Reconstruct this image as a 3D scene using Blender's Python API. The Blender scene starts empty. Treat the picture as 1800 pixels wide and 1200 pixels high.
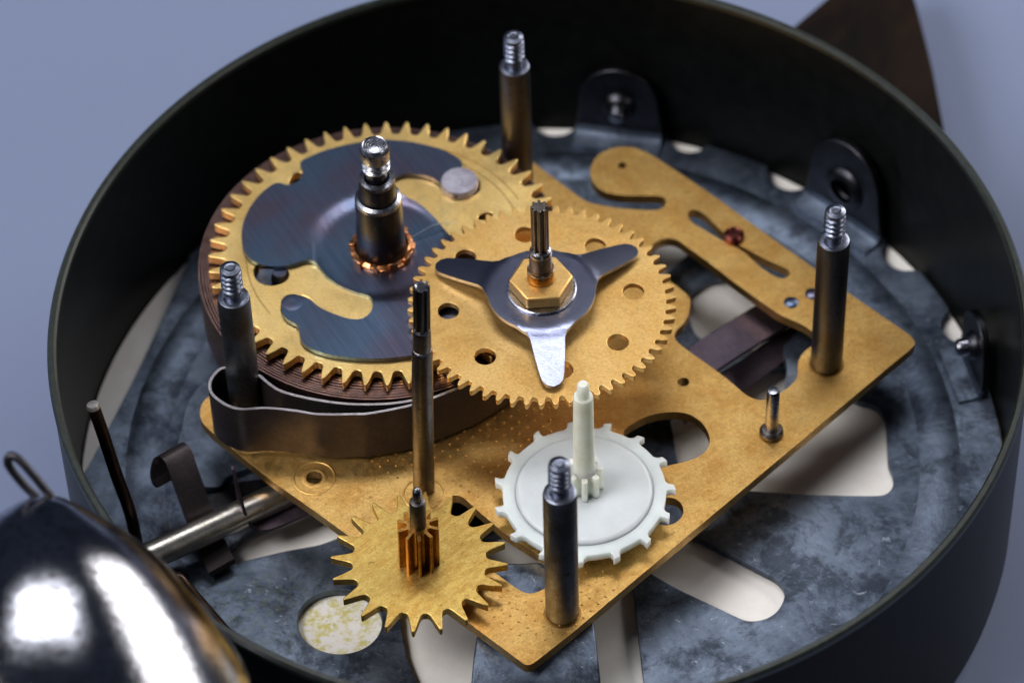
import bpy, bmesh, math, random
from math import sin, cos, pi, radians, atan2, hypot
from mathutils import Vector, Matrix
from mathutils.geometry import tessellate_polygon, delaunay_2d_cdt
random.seed(7)
MM = 0.001
scene = bpy.context.scene
COL = scene.collection
# ---------------------------------------------------------------- camera
cam_d = bpy.data.cameras.new('camera'); cam = bpy.data.objects.new('camera', cam_d); COL.objects.link(cam)
CR = Vector((0.99940737, -0.02588526, -0.0226905)); CU = Vector((0.03442246, 0.75154188, 0.65878668)); CF = Vector((0, 0.65917733, -0.75198753))
CU = CR.cross(CF).normalized()
CR = CF.cross(CU).normalized()
CP = Vector((-2.763, -256.751, 302.798))
m = Matrix((CR, CU, -CF)).transposed().to_4x4(); m.translation = CP * MM
cam.matrix_world = m
cam_d.sensor_width = 36; cam_d.lens = 6642.0 / 1800 * 36
cam_d.clip_start = 0.01; cam_d.clip_end = 20
cam_d.dof.use_dof = True
cam_d.dof.focus_distance = (Vector((0, -15, 9)) - CP).dot(CF) * MM
cam_d.dof.aperture_fstop = 25
cam_d.dof.aperture_blades = 0
scene.camera = cam
# ---------------------------------------------------------------- world and studio lamps
w = bpy.data.worlds.new('World'); scene.world = w; w.use_nodes = True
w.node_tree.nodes['Background'].inputs[0].default_value = (0.22, 0.29, 0.45, 1)
w.node_tree.nodes['Background'].inputs[1].default_value = 0.10
def softbox(name, direction, dist, sx, sy, watts, col=(1, 1, 1), target=(0, 0, 0), roll=0.0):
    l = bpy.data.lights.new(name, 'AREA'); l.shape = 'RECTANGLE'; l.size = sx * MM; l.size_y = sy * MM
    l.energy = watts; l.color = col
    o = bpy.data.objects.new(name, l); COL.objects.link(o)
    d = Vector(direction).normalized(); t = Vector(target)
    o.location = (t + d * dist) * MM
    o.rotation_euler = (d.to_track_quat('Z', 'Y').to_matrix() @ Matrix.Rotation(roll, 3, 'Z')).to_euler()
    return o
softbox('softbox_right', (0.70, 0.58, 0.42), 470, 300, 250, 1.95, (1.0, 0.97, 0.93))
softbox('softbox_top', (-0.03, 0.36, 0.93), 480, 240, 90, 0.66, (0.96, 0.97, 1.0))
softbox('fill_front', (-0.56, -0.24, 0.79), 620, 300, 260, 3.7, (1.0, 0.98, 0.96))  # added fill lamp to brighten card and plastic, no known source
softbox('softbox_left', (-0.86, 0.20, 0.48), 560, 240, 260, 0.65, (0.80, 0.88, 1.0))
softbox('softbox_right_front', (0.80, -0.28, 0.52), 520, 170, 150, 0.32, (1.0, 0.96, 0.90))
scene.view_settings.view_transform = 'Standard'; scene.view_settings.look = 'None'
scene.view_settings.exposure = 0.0; scene.view_settings.gamma = 1.0
# outlines in millimetres, measured on the object
BELLAP = (-46.36, -36.32, 32.00)
D = {"plate": [[-2.84, -33.66], [-2.62, -33.88], [-2.18, -33.97], [-1.72, -33.78], [2.07, -30.36], [37.62, 3.94], [39.27, 5.47], [39.81, 6.08], [40.03, 6.47], [39.91, 7.04], [39.43, 7.79], [33.59, 13.93], [30.38, 17.47], [24.66, 23.7], [20.54, 28.34], [16.33, 32.7], [13.45, 35.56], [11.98, 36.6], [10.67, 37.01], [9.01, 36.83], [7.44, 35.84], [6.55, 33.95], [6.54, 32.12], [7.24, 30.79], [8.21, 29.96], [10.19, 29.43], [13.7, 29.27], [14.56, 28.97], [14.76, 28.1], [14.22, 27.26], [13.02, 27.06], [9.48, 27.57], [6.51, 28.4], [5.66, 28.96], [2.82, 32.12], [0.63, 34.59], [-0.47, 35.87], [-1.75, 35.75], [-14.81, 22.42], [-25.85, 11.35], [-32.99, 4.29], [-35.51, 1.88], [-35.83, 0.48], [-35.67, -0.93], [-34.43, -2.54], [-32.36, -4.8], [-28.13, -9.27], [-23.03, -14.08], [-18.54, -18.43], [-13.36, -23.4], [-5.66, -30.88]],
 "hole_fork": [[12.4, 20.9], [12.96, 22.14], [13.73, 22.69], [14.74, 22.9], [15.71, 22.51], [16.35, 21.81], [18.91, 19.0], [21.26, 16.23], [24.62, 12.53], [26.04, 11.08], [28.43, 9.59], [29.76, 7.99], [29.23, 6.73], [28.01, 5.74], [27.36, 4.41], [27.32, 2.98], [27.06, 1.96], [26.27, 1.05], [24.93, -0.07], [23.7, -0.64], [22.68, -0.67], [21.59, 0.08], [19.88, 2.29], [18.48, 3.86], [16.09, 6.29], [14.78, 7.79], [14.46, 8.69], [14.81, 9.49], [15.65, 10.34], [16.35, 12.02], [16.58, 13.89], [16.14, 14.73], [15.22, 15.77], [13.76, 17.33], [12.78, 18.62], [12.35, 19.81]],
 "slot": [[16.91, 26.28], [17.2, 26.95], [18.02, 27.0], [18.91, 26.19], [20.5, 23.73], [21.75, 21.98], [22.98, 20.91], [24.98, 19.3], [27.39, 17.69], [27.56, 16.77], [26.79, 16.31], [25.89, 16.6], [24.29, 18.25], [22.6, 20.67], [20.41, 22.29], [18.76, 23.81], [17.17, 25.24]],
 "hole_oval": [[8.29, -4.46], [9.11, -3.57], [10.89, -2.4], [12.76, -1.87], [14.9, -1.96], [16.11, -2.64], [17.11, -3.93], [17.53, -5.72], [17.22, -7.02], [16.27, -8.05], [15.0, -8.6], [13.75, -8.92], [12.38, -9.24], [10.94, -8.57], [9.55, -6.83]],
 "hole_round": [[13.04, -13.28], [13.89, -13.84], [14.24, -14.83], [14.07, -15.87], [13.32, -16.72], [12.32, -17.05], [11.24, -16.56], [10.76, -15.57], [10.82, -14.45], [11.57, -13.51]],
 "hole_cut": [[-9.75, -12.5], [-9.34, -11.99], [-8.4, -12.26], [-6.86, -14.2], [-4.19, -17.29], [-0.23, -20.7], [1.33, -22.15], [1.48, -23.03], [0.7, -23.86], [-0.29, -24.47], [-1.17, -25.01], [-2.15, -25.11], [-3.22, -24.34], [-4.45, -23.13], [-7.55, -19.94], [-9.52, -16.54], [-10.01, -13.91]],
 "cover": [[-7.68, 25.34], [-7.41, 26.38], [-7.73, 27.03], [-8.53, 27.9], [-10.42, 29.05], [-13.4, 30.03], [-15.86, 30.38], [-18.04, 30.21], [-20.22, 29.75], [-22.4, 29.06], [-24.02, 28.19], [-24.89, 27.59], [-25.02, 27.11], [-24.68, 26.15], [-24.86, 24.85], [-25.61, 24.25], [-26.41, 24.06], [-27.09, 24.51], [-27.77, 24.43], [-29.1, 23.08], [-30.14, 21.38], [-30.83, 19.39], [-31.13, 17.21], [-30.92, 15.03], [-30.25, 13.55], [-28.91, 12.59], [-27.58, 12.28], [-25.99, 12.38], [-24.67, 12.97], [-23.88, 13.15], [-23.08, 12.79], [-22.54, 11.76], [-21.95, 10.76], [-20.68, 9.53], [-19.1, 8.57], [-17.78, 8.15], [-17.2, 7.42], [-17.1, 6.18], [-17.52, 5.08], [-18.44, 4.39], [-19.87, 4.63], [-21.71, 5.62], [-22.9, 6.45], [-23.56, 7.36], [-24.62, 7.94], [-25.8, 7.92], [-26.53, 7.25], [-26.7, 6.2], [-26.42, 5.21], [-25.63, 4.4], [-24.97, 4.02], [-24.77, 3.04], [-24.6, 1.64], [-23.5, 0.56], [-21.68, -0.32], [-18.82, -0.89], [-15.97, -1.06], [-13.12, -0.78], [-9.74, 0.27], [-7.1, 2.23], [-4.95, 5.27], [-4.36, 8.06], [-4.83, 10.93], [-6.36, 13.88], [-8.46, 15.42], [-9.11, 16.18], [-9.5, 16.93], [-10.54, 18.8], [-12.13, 20.79], [-14.0, 22.1], [-15.07, 23.45], [-14.8, 24.74], [-13.71, 25.18], [-12.63, 25.16], [-11.01, 24.68], [-9.86, 23.65], [-9.42, 22.44], [-8.49, 21.65], [-7.41, 21.79], [-6.72, 23.05], [-7.09, 24.75]],
 "ghole_a": [[-26.25, 25.3], [-25.67, 26.47], [-24.81, 26.66], [-24.58, 25.78], [-25.11, 24.87], [-25.92, 24.46]],
 "ghole_b": [[-29.8, 12.64], [-29.23, 13.51], [-27.91, 13.56], [-26.44, 13.02], [-25.89, 11.74], [-26.27, 10.69], [-27.59, 10.11], [-28.91, 10.45], [-29.65, 11.38]],
 "ghole_c": [[-26.88, 6.82], [-26.71, 8.04], [-25.85, 8.71], [-24.67, 8.76], [-23.6, 8.08], [-23.07, 6.99], [-24.35, 3.9], [-25.14, 4.11], [-26.33, 5.04]],
 "ghole_d": [[-6.0, 19.15], [-5.46, 19.57], [-4.52, 19.74], [-4.26, 19.25], [-5.08, 18.56], [-5.88, 18.59]],
 "ghole_e": [[-7.09, 25.96], [-6.36, 25.63], [-5.63, 24.32], [-5.58, 23.01], [-6.16, 22.3], [-6.75, 22.14], [-6.99, 24.01]],
 "rivet_big": [-7.81, 23.68], "shaft_px": [[-16.26, 14.71]],
 "cut_right": [[34.21, 5.44], [35.88, 4.97], [36.74, 3.65], [36.96, 2.04], [36.78, -1.27], [36.65, -3.38], [37.06, -4.8], [36.98, -6.27], [36.41, -7.25], [35.53, -7.67], [33.09, -7.56], [27.9, -7.18], [21.48, -6.35], [16.26, -5.19], [14.42, -2.39], [13.92, 3.96], [14.8, 6.72], [20.73, 9.12], [26.52, 10.9], [30.35, 9.25]],
 "cut_slot": [[15.78, -12.29], [21.73, -16.69], [23.81, -18.19], [24.53, -19.55], [24.37, -20.87], [23.49, -22.52], [22.09, -23.41], [20.44, -23.56], [19.2, -22.85], [17.35, -21.6], [13.51, -19.08], [11.7, -17.66], [10.57, -16.72], [9.51, -14.06], [10.22, -11.82], [12.35, -10.78]],
 "cut_bottom": [[8.95, -18.51], [9.09, -24.24], [9.4, -30.86], [9.53, -32.99], [-13.61, -32.01], [-13.59, -29.88], [-14.66, -26.47], [-15.16, -22.76], [-15.42, -18.93], [-13.04, -15.32], [-9.44, -12.47], [-3.44, -10.46], [2.46, -12.24], [7.64, -16.22]],
 "cut_left": [[-35.31, -14.35], [-33.81, -12.84], [-31.32, -9.7], [-28.54, -8.22], [-23.76, -5.74], [-18.95, -2.85], [-15.94, -3.77], [-15.96, -7.62], [-20.15, -10.11], [-23.54, -11.63], [-27.28, -12.3], [-31.42, -13.4]],
 "cut_round": [[22.69, 24.09], [25.49, 23.45], [27.67, 21.4], [28.2, 18.43], [27.08, 15.15], [24.79, 13.44], [21.97, 13.07], [19.23, 13.86], [17.29, 15.76], [16.6, 18.96], [17.02, 21.89], [19.2, 23.74]],
 "cut_top": [[17.42, 27.93], [14.53, 24.89], [11.3, 23.43], [7.6, 25.3], [8.41, 29.56], [12.35, 31.99], [15.54, 31.84]],
 "cut_yellow": [[-17.08, -21.95], [-17.23, -23.02], [-17.67, -24.0], [-18.37, -24.82], [-19.27, -25.44], [-20.33, -25.8], [-21.45, -25.9], [-22.58, -25.71], [-23.64, -25.25], [-24.55, -24.56], [-25.25, -23.67], [-25.7, -22.65], [-25.86, -21.57], [-25.73, -20.49], [-25.3, -19.5], [-24.61, -18.66], [-23.7, -18.03], [-22.63, -17.66], [-21.49, -17.56], [-20.34, -17.75], [-19.28, -18.22], [-18.36, -18.93], [-17.66, -19.83], [-17.23, -20.86]],
 "cut_chord": [[-39.71, 25.96], [-40.4, 24.12], [-41.59, 21.9], [-42.74, 19.18], [-43.88, 16.16], [-45.3, 12.94], [-46.7, 9.75], [-47.78, 6.33], [-48.24, 3.17]],
 "recess": [[-35.24, -3.69], [-34.37, -2.33], [-32.28, -1.48], [-28.65, -1.02], [-26.21, -2.14], [-26.18, -4.86], [-30.38, -5.45], [-34.59, -5.65]],
 "scallops": [[2.93, 46.43], [17.25, 43.12], [28.09, 37.58], [39.76, 25.77], [45.0, 15.15], [-36.93, 17.42]],
 "tabs": [[10.31, 46.35], [35.38, 30.9], [48.61, 10.05]],
 "strand": [[-1.85, 3.2], [-2.5, 1.26], [-4.02, -0.63], [-7.01, -2.82], [-9.97, -4.38], [-13.32, -5.77], [-17.41, -6.65], [-19.33, -6.72], [-22.83, -6.56], [-25.17, -6.0], [-28.22, -5.48], [-30.73, -5.52], [-32.27, -4.91], [-33.58, -3.7], [-34.08, -2.6], [-34.0, -1.36], [-33.26, -0.15], [-32.51, 0.2], [-30.85, 0.13], [-29.06, -1.04], [-27.86, -2.34], [-26.44, -3.41], [-23.32, -4.55], [-19.69, -5.33], [-16.06, -5.49], [-13.25, -5.16], [-11.14, -4.56]],
 "bracket": [[-7.86, -34.31], [-6.86, -26.58], [-5.94, -23.74], [-0.16, -23.26], [5.3, -23.5], [5.0, -34.86]],
 "lever_a": [[15.18, 8.89], [18.03, 5.54], [19.2, 6.69], [28.3, 12.69], [30.61, 14.72], [28.43, 18.56], [25.19, 15.64]],
 "lobe": [[26.49, 11.72], [27.13, 12.92], [28.42, 13.68], [30.61, 13.99], [29.84, 4.29], [25.96, 4.46], [26.68, 7.65]],
 "leg": [[30.04, 58.84], [34.51, 63.59], [41.16, 71.03], [43.93, 71.88], [45.09, 69.85], [45.91, 63.02], [46.73, 52.58], [46.97, 45.2], [47.1, 41.39]],
 "ringF": [-23.69, -9.12], "ringL": [-12.38, -11.78], "screwE": [15.13, 2.19], "dimple": [10.15, 34.04], "riv": [[27.31, 12.82], [29.68, 13.94], [21.79, 22.57]],
 "w1a": [-45.26, -8.7, 12], "w1b": [-43.8, -10.34, 3], "w1c": [-43.0, -10.9, -1], "w1d": [-42.68, -11.43, -7], "w2a": [-38.42, -21.39, -3], "w2b": [-38.01, -21.89, 0], "w2c": [-36.97, -22.08, 0], "w2d": [-32.37, -24.61, -6], "w2e": [-30.59, -25.58, -8], "loopa": [-50.91, -13.83, 4], "loopb": [-52.69, -12.01, 6], "rodA": [-40.94, -15.58, -4], "rodB": [-27.37, -8.04, -4], "clipA": [-38.68, -5.44, 0], "clipB": [-36.11, -11.11, -3], "clipC": [-33.7, -14.08, -7], "hookA": [-31.69, -10.0, 1], "hookB": [-31.01, -11.38, -2], "hookC": [-29.75, -11.69, -5], "hookD": [-23.84, -10.05, -5], "hair1": [-12.62, 15.91, 9.2], "hair2": [-9.87, 16.08, 10.2], "hair3": [-7.15, 16.8, 10]}

# ---------------------------------------------------------------- material helpers
def new_mat(name):
    m = bpy.data.materials.new(name); m.use_nodes = True
    nt = m.node_tree; b = nt.nodes['Principled BSDF']
    tc = nt.nodes.new('ShaderNodeTexCoord'); mp = nt.nodes.new('ShaderNodeMapping'); mp.inputs['Scale'].default_value = (1000, 1000, 1000)
    nt.links.new(tc.outputs['Object'], mp.inputs['Vector'])
    oi = nt.nodes.new('ShaderNodeObjectInfo'); va = nt.nodes.new('ShaderNodeVectorMath'); va.operation = 'ADD'
    sc = nt.nodes.new('ShaderNodeMath'); sc.operation = 'MULTIPLY'; sc.inputs[1].default_value = 37.0
    nt.links.new(oi.outputs['Random'], sc.inputs[0]); nt.links.new(mp.outputs[0], va.inputs[0]); nt.links.new(sc.outputs[0], va.inputs[1])
    return m, nt, b, va.outputs[0]
def noise(nt, vec, scale, detail=5, rough=0.6, stretch=None, rotz=0, dist=0.0):
    if stretch:
        mp = nt.nodes.new('ShaderNodeMapping'); mp.inputs['Scale'].default_value = stretch; mp.inputs['Rotation'].default_value = (0, 0, 0)
        if rotz:
            m0 = nt.nodes.new('ShaderNodeMapping'); m0.inputs['Rotation'].default_value = (0, 0, rotz); nt.links.new(vec, m0.inputs[0]); vec = m0.outputs[0]
        nt.links.new(vec, mp.inputs['Vector']); vec = mp.outputs[0]
    n = nt.nodes.new('ShaderNodeTexNoise'); n.inputs['Scale'].default_value = scale; n.inputs['Detail'].default_value = detail
    n.inputs['Roughness'].default_value = rough; n.inputs['Distortion'].default_value = dist
    nt.links.new(vec, n.inputs['Vector']); return n.outputs[0]
def ramp(nt, fac, stops):
    r = nt.nodes.new('ShaderNodeValToRGB'); e = r.color_ramp.elements
    while len(e) < len(stops): e.new(0.5)
    for i, (p, c) in enumerate(stops):
        e[i].position = p; e[i].color = (c, c, c, 1) if not hasattr(c, '__len__') else (*c, 1)
    nt.links.new(fac, r.inputs[0]); return r.outputs[0]
def mix(nt, fac, a, b, mode='MIX'):
    n = nt.nodes.new('ShaderNodeMix'); n.data_type = 'RGBA'; n.blend_type = mode
    for i, v in ((0, fac), (6, a), (7, b)):
        if isinstance(v, (int, float)): n.inputs[i].default_value = v
        elif isinstance(v, tuple): n.inputs[i].default_value = (*v, 1)
        else: nt.links.new(v, n.inputs[i])
    return n.outputs[2]
def bump(nt, b, h, strength=0.3, dist=0.0001, prev=None):
    n = nt.nodes.new('ShaderNodeBump'); n.inputs['Strength'].default_value = strength; n.inputs['Distance'].default_value = dist
    nt.links.new(h, n.inputs['Height'])
    if prev: nt.links.new(prev, n.inputs['Normal'])
    nt.links.new(n.outputs[0], b.inputs['Normal']); return n.outputs[0]
def metal(name, base, alt, spot, rough=(0.3, 0.5), patch=0.35, spots=0.62, grain_rot=0.0, grain=1.0, metallic=1.0, bumpd=0.00002, spot_scale=1.6, fine=9.0, pst=None, speck=1.0):
    m, nt, b, v = new_mat(name)
    big = noise(nt, v, patch, 6, 0.65, pst, grain_rot)
    col = mix(nt, ramp(nt, big, [(0.38, 0.0), (0.64, 1.0)]), base, alt)
    sp = noise(nt, v, spot_scale, 8, 0.7, dist=0.4)
    col = mix(nt, ramp(nt, sp, [(spots, 0.0), (spots + 0.10, 0.75)]), col, spot)
    sp2 = noise(nt, v, fine, 3, 0.6)
    col = mix(nt, ramp(nt, sp2, [(0.60, 0.0), (0.70, 0.5)]), col, spot)
    g = noise(nt, v, 1.0, 4, 0.6, (0.35, 14.0, 1.0), grain_rot)
    col = mix(nt, ramp(nt, g, [(0.3, 0.22 * grain), (0.7, 0.0)]), col, spot)
    lite = tuple(min(1.0, c * 1.35 + .03) for c in base)
    for rt, th in ((grain_rot + .5, .66), (grain_rot - 1.1, .69), (grain_rot + 2.2, .70)):
        hs = noise(nt, v, 1.0, 3, 0.55, (0.22, 9.0, 1.0), rt, .15)
        col = mix(nt, ramp(nt, hs, [(th, 0.0), (th + .03, .5 * min(1, grain + .2))]), col, lite if th < .7 else spot)
    gn = noise(nt, v, 4.2, 3, 0.7)
    col = mix(nt, ramp(nt, gn, [(0.36, .24 * speck), (0.48, 0.0)]), col, spot)
    col = mix(nt, ramp(nt, gn, [(0.56, 0.0), (0.70, .36 * speck)]), col, lite)
    st = noise(nt, v, 0.07, 9, 0.72, dist=.5)
    tarn = tuple(a * .55 + c * .35 for a, c in zip(alt, spot))
    col = mix(nt, ramp(nt, st, [(0.50, 0.0), (0.57, .35), (0.575, .12), (0.66, .5)]), col, tarn)
    nt.links.new(col, b.inputs['Base Color']); b.inputs['Metallic'].default_value = metallic
    mr = nt.nodes.new('ShaderNodeMapRange'); mr.inputs['To Min'].default_value = rough[0]; mr.inputs['To Max'].default_value = rough[1]
    mr.inputs['From Min'].default_value = 0.3; mr.inputs['From Max'].default_value = 0.7
    nt.links.new(noise(nt, v, patch * 4, 6, 0.7), mr.inputs[0]); nt.links.new(mr.outputs[0], b.inputs['Roughness'])
    ad = nt.nodes.new('ShaderNodeMath'); ad.operation = 'MULTIPLY_ADD'; ad.inputs[1].default_value = grain
    nt.links.new(g, ad.inputs[0]); nt.links.new(sp2, ad.inputs[2])
    bump(nt, b, ad.outputs[0], 0.6, bumpd)
    return m
def srgb(r, g, b):
    f = lambda c: (c / 255 / 12.92) if c <= 10 else ((c / 255 + 0.055) / 1.055) ** 2.4
    return (f(r), f(g), f(b))
M = {}
M['brass'] = metal('brass_plate', srgb(226, 184, 112), srgb(208, 158, 86), srgb(92, 62, 30), (0.30, 0.50), 0.30, 0.60, -0.62, 0.9, bumpd=0.00005, spot_scale=2.4, fine=7.0)
M['brass_gear'] = metal('brass_gear', srgb(230, 190, 122), srgb(216, 170, 98), srgb(104, 72, 38), (0.40, 0.52), 0.2, 0.68, 0.5, 0.25, bumpd=0.00003, spot_scale=2.2)
M['brass_pale'] = metal('brass_pale', srgb(250, 216, 144), srgb(238, 198, 122), srgb(124, 84, 42), (0.34, 0.46), 0.2, 0.70, 0.2, 0.2)
M['brass_dull'] = metal('brass_dull', srgb(200, 160, 84), srgb(222, 192, 112), srgb(84, 58, 26), (0.36, 0.55), 0.9, 0.60, -0.75, 1.0, bumpd=0.00003, fine=6.0, pst=(.7, 1.8, 1))
M['brass_pinion'] = metal('brass_pinion', srgb(176, 132, 68), srgb(140, 98, 48), srgb(50, 30, 14), (0.25, 0.42), 0.8, 0.60, 0, 0.3)
def blued():
    m, nt, b, v = new_mat('blue_steel')
    g = noise(nt, v, 1.0, 6, 0.7, (0.10, 2.6, 1.0), radians(62)); g2 = noise(nt, v, 1.0, 4, 0.7, (0.15, 10.0, 1.0), radians(62))
    big = noise(nt, v, 0.12, 3, 0.5)
    c = mix(nt, ramp(nt, big, [(0.40, 0.0), (0.62, 1.0)]), srgb(104, 126, 154), srgb(118, 108, 128))
    c = mix(nt, ramp(nt, g, [(0.35, 0.0), (0.68, 0.75)]), c, srgb(62, 76, 100))
    c = mix(nt, ramp(nt, g2, [(0.55, 0.0), (0.75, 0.35)]), c, srgb(150, 170, 190))
    dd = noise(nt, v, 5.0, 3, 0.6); c = mix(nt, ramp(nt, dd, [(0.72, 0.0), (0.76, 0.7)]), c, srgb(170, 150, 110))
    nt.links.new(c, b.inputs['Base Color']); b.inputs['Metallic'].default_value = 1.0
    mr = nt.nodes.new('ShaderNodeMapRange'); mr.inputs['To Min'].default_value = 0.24; mr.inputs['To Max'].default_value = 0.40
    nt.links.new(g, mr.inputs[0]); nt.links.new(mr.outputs[0], b.inputs['Roughness']); bump(nt, b, g2, 0.4, 0.00001)
    return m
M['blue_steel'] = blued()
M['star_steel'] = metal('star_steel', srgb(146, 150, 174), srgb(132, 136, 162), srgb(76, 78, 98), (0.24, 0.27), 0.15, 0.80, 0.3, 1.2, speck=.15, bumpd=0.00001)
M['dark_steel'] = metal('dark_steel', srgb(62, 64, 74), srgb(60, 56, 54), srgb(34, 30, 30), (0.26, 0.44), 0.5, 0.60, 1.5, 0.7)
M['arbor_steel'] = metal('arbor_steel', srgb(112, 108, 108), srgb(98, 90, 84), srgb(46, 38, 34), (0.28, 0.44), 0.6, 0.58, 0, 0.5)
M['rivet_silver'] = metal('rivet_silver', srgb(176, 174, 188), srgb(146, 140, 154), srgb(96, 84, 96), (0.45, 0.6), 0.6, 0.66, 0, 0.5, metallic=0.6)
M['pillar_steel'] = metal('pillar_steel', srgb(116, 124, 138), srgb(98, 92, 86), srgb(36, 36, 42), (0.36, 0.52), 0.35, 0.58, 1.5, 1.0)
M['pillar_brown'] = metal('pillar_brown', srgb(92, 84, 78), srgb(90, 96, 106), srgb(30, 26, 24), (0.34, 0.50), 0.25, 0.58, 1.5, 1.0)
M['tip_steel'] = metal('tip_steel', srgb(128, 134, 150), srgb(108, 112, 128), srgb(50, 50, 58), (0.26, 0.40), 0.8, 0.64, 0, 0.5)
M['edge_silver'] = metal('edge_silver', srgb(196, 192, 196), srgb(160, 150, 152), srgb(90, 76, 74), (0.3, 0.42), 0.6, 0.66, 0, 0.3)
M['bright_steel'] = metal('bright_steel', srgb(172, 174, 184), srgb(140, 140, 150), srgb(60, 58, 64), (0.18, 0.32), 0.8, 0.66, 0, 0.5)
M['rod_steel'] = metal('rod_steel', srgb(206, 202, 194), srgb(184, 178, 168), srgb(84, 66, 54), (0.26, 0.38), 0.3, 0.70, 0, 0.5)
M['spring_steel'] = metal('spring_steel', srgb(78, 70, 70), srgb(62, 56, 60), srgb(32, 26, 24), (0.34, 0.46), 0.25, 0.66, 0, 0.4, metallic=0.75, bumpd=0.00001)
M['coil_steel'] = metal('coil_steel', srgb(150, 122, 116), srgb(116, 90, 86), srgb(66, 46, 42), (0.30, 0.42), 0.5, 0.62, 0, 0.4)
M['lever_steel'] = metal('lever_steel', srgb(98, 86, 96), srgb(84, 76, 88), srgb(48, 40, 44), (0.35, 0.5), 0.4, 0.66, 0.6, 0.5)
M['jewel'] = metal('red_rivet', srgb(118, 62, 54), srgb(92, 50, 48), srgb(50, 24, 24), (0.2, 0.35), 0.8, 0.6, 0, 0.4)
M['copper'] = metal('copper', srgb(206, 146, 100), srgb(172, 108, 66), srgb(96, 50, 26), (0.22, 0.38), 0.9, 0.58, 0, 0.4, fine=5)
M['wire'] = metal('wire_steel', srgb(84, 66, 56), srgb(64, 52, 48), srgb(30, 22, 18), (0.28, 0.42), 0.5, 0.6, 0, 0.3)
M['cut_end'] = metal('cut_end', srgb(244, 240, 236), srgb(226, 222, 216), srgb(130, 120, 110), (0.35, 0.5), 1.5, 0.7, 0, 0.4)
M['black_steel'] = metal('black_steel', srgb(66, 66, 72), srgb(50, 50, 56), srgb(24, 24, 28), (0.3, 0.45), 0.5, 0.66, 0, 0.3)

def zinc():
    m, nt, b, v = new_mat('zinc_sheet')
    big = noise(nt, v, 0.085, 10, 0.74, dist=0.25)
    c = mix(nt, ramp(nt, big, [(0.34, 0.0), (0.52, 0.5), (0.70, 1.0)]), srgb(44, 53, 68), srgb(138, 151, 172))
    mid = noise(nt, v, 0.15, 12, 0.80, dist=0.3)
    c = mix(nt, ramp(nt, mid, [(0.49, 0.0), (0.58, 0.68)]), c, srgb(34, 38, 48))
    scr = noise(nt, v, 0.9, 10, 0.82, dist=0.7)
    c = mix(nt, ramp(nt, scr, [(0.60, 0.0), (0.64, 0.7)]), c, srgb(186, 194, 208))
    dots = noise(nt, v, 4.0, 4, 0.6)
    c = mix(nt, ramp(nt, dots, [(0.68, 0.0), (0.73, 0.7)]), c, srgb(30, 32, 38))
    gr = nt.nodes.new('ShaderNodeVectorMath'); gr.operation = 'DISTANCE'; gr.inputs[1].default_value = (-31, -21, 0)
    tc = [n for n in nt.nodes if n.type == 'MAPPING'][0]
    nt.links.new(tc.outputs[0], gr.inputs[0])
    near = ramp(nt, gr.outputs['Value'], [(0.0, 0.0), (1.0, 0.0)])
    md = nt.nodes.new('ShaderNodeMapRange'); md.inputs['From Min'].default_value = 3; md.inputs['From Max'].default_value = 11
    md.inputs['To Min'].default_value = 1; md.inputs['To Max'].default_value = 0; nt.links.new(gr.outputs['Value'], md.inputs[0])
    st = noise(nt, v, 1.1, 6, 0.75)
    mu = nt.nodes.new('ShaderNodeMath'); mu.operation = 'MULTIPLY'; nt.links.new(md.outputs[0], mu.inputs[0]); nt.links.new(ramp(nt, st, [(0.5, 0.0), (0.62, 0.35)]), mu.inputs[1])
    c = mix(nt, mu.outputs[0], c, srgb(96, 104, 40))
    nt.links.new(c, b.inputs['Base Color']); b.inputs['Metallic'].default_value = 0.9
    mr = nt.nodes.new('ShaderNodeMapRange'); mr.inputs['To Min'].default_value = 0.34; mr.inputs['To Max'].default_value = 0.58
    nt.links.new(mid, mr.inputs[0]); nt.links.new(mr.outputs[0], b.inputs['Roughness'])
    n1 = bump(nt, b, big, 0.4, 0.0006); bump(nt, b, scr, 0.5, 0.00005, n1)
    return m
M['zinc'] = zinc()
def paint():
    m, nt, b, v = new_mat('green_black_paint')
    n = noise(nt, v, 0.5, 8, 0.7); c = mix(nt, ramp(nt, n, [(0.4, 0.0), (0.7, 1.0)]), (0.0032, 0.0036, 0.0036), (0.006, 0.0066, 0.0064))
    ch = noise(nt, v, 0.9, 4, 0.6, (1, 1, 0.35)); c = mix(nt, ramp(nt, ch, [(0.72, 0.0), (0.74, 1.0)]), c, (0.003, 0.003, 0.003))
    nt.links.new(c, b.inputs['Base Color']); b.inputs['Roughness'].default_value = 0.34; b.inputs['Specular IOR Level'].default_value = 0.05
    o = noise(nt, v, 2.2, 3, 0.5); bump(nt, b, o, 0.25, 0.00006)
    return m
M['paint'] = paint()
def lip():
    m, nt, b, v = new_mat('worn_green_lip')
    n = noise(nt, v, 1.2, 8, 0.75); c = mix(nt, ramp(nt, n, [(0.45, 0.0), (0.66, 1.0)]), (0.003, 0.006, 0.004), (0.012, 0.019, 0.013))
    nt.links.new(c, b.inputs['Base Color']); b.inputs['Roughness'].default_value = 0.4
    return m
M['lip'] = lip()
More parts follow.
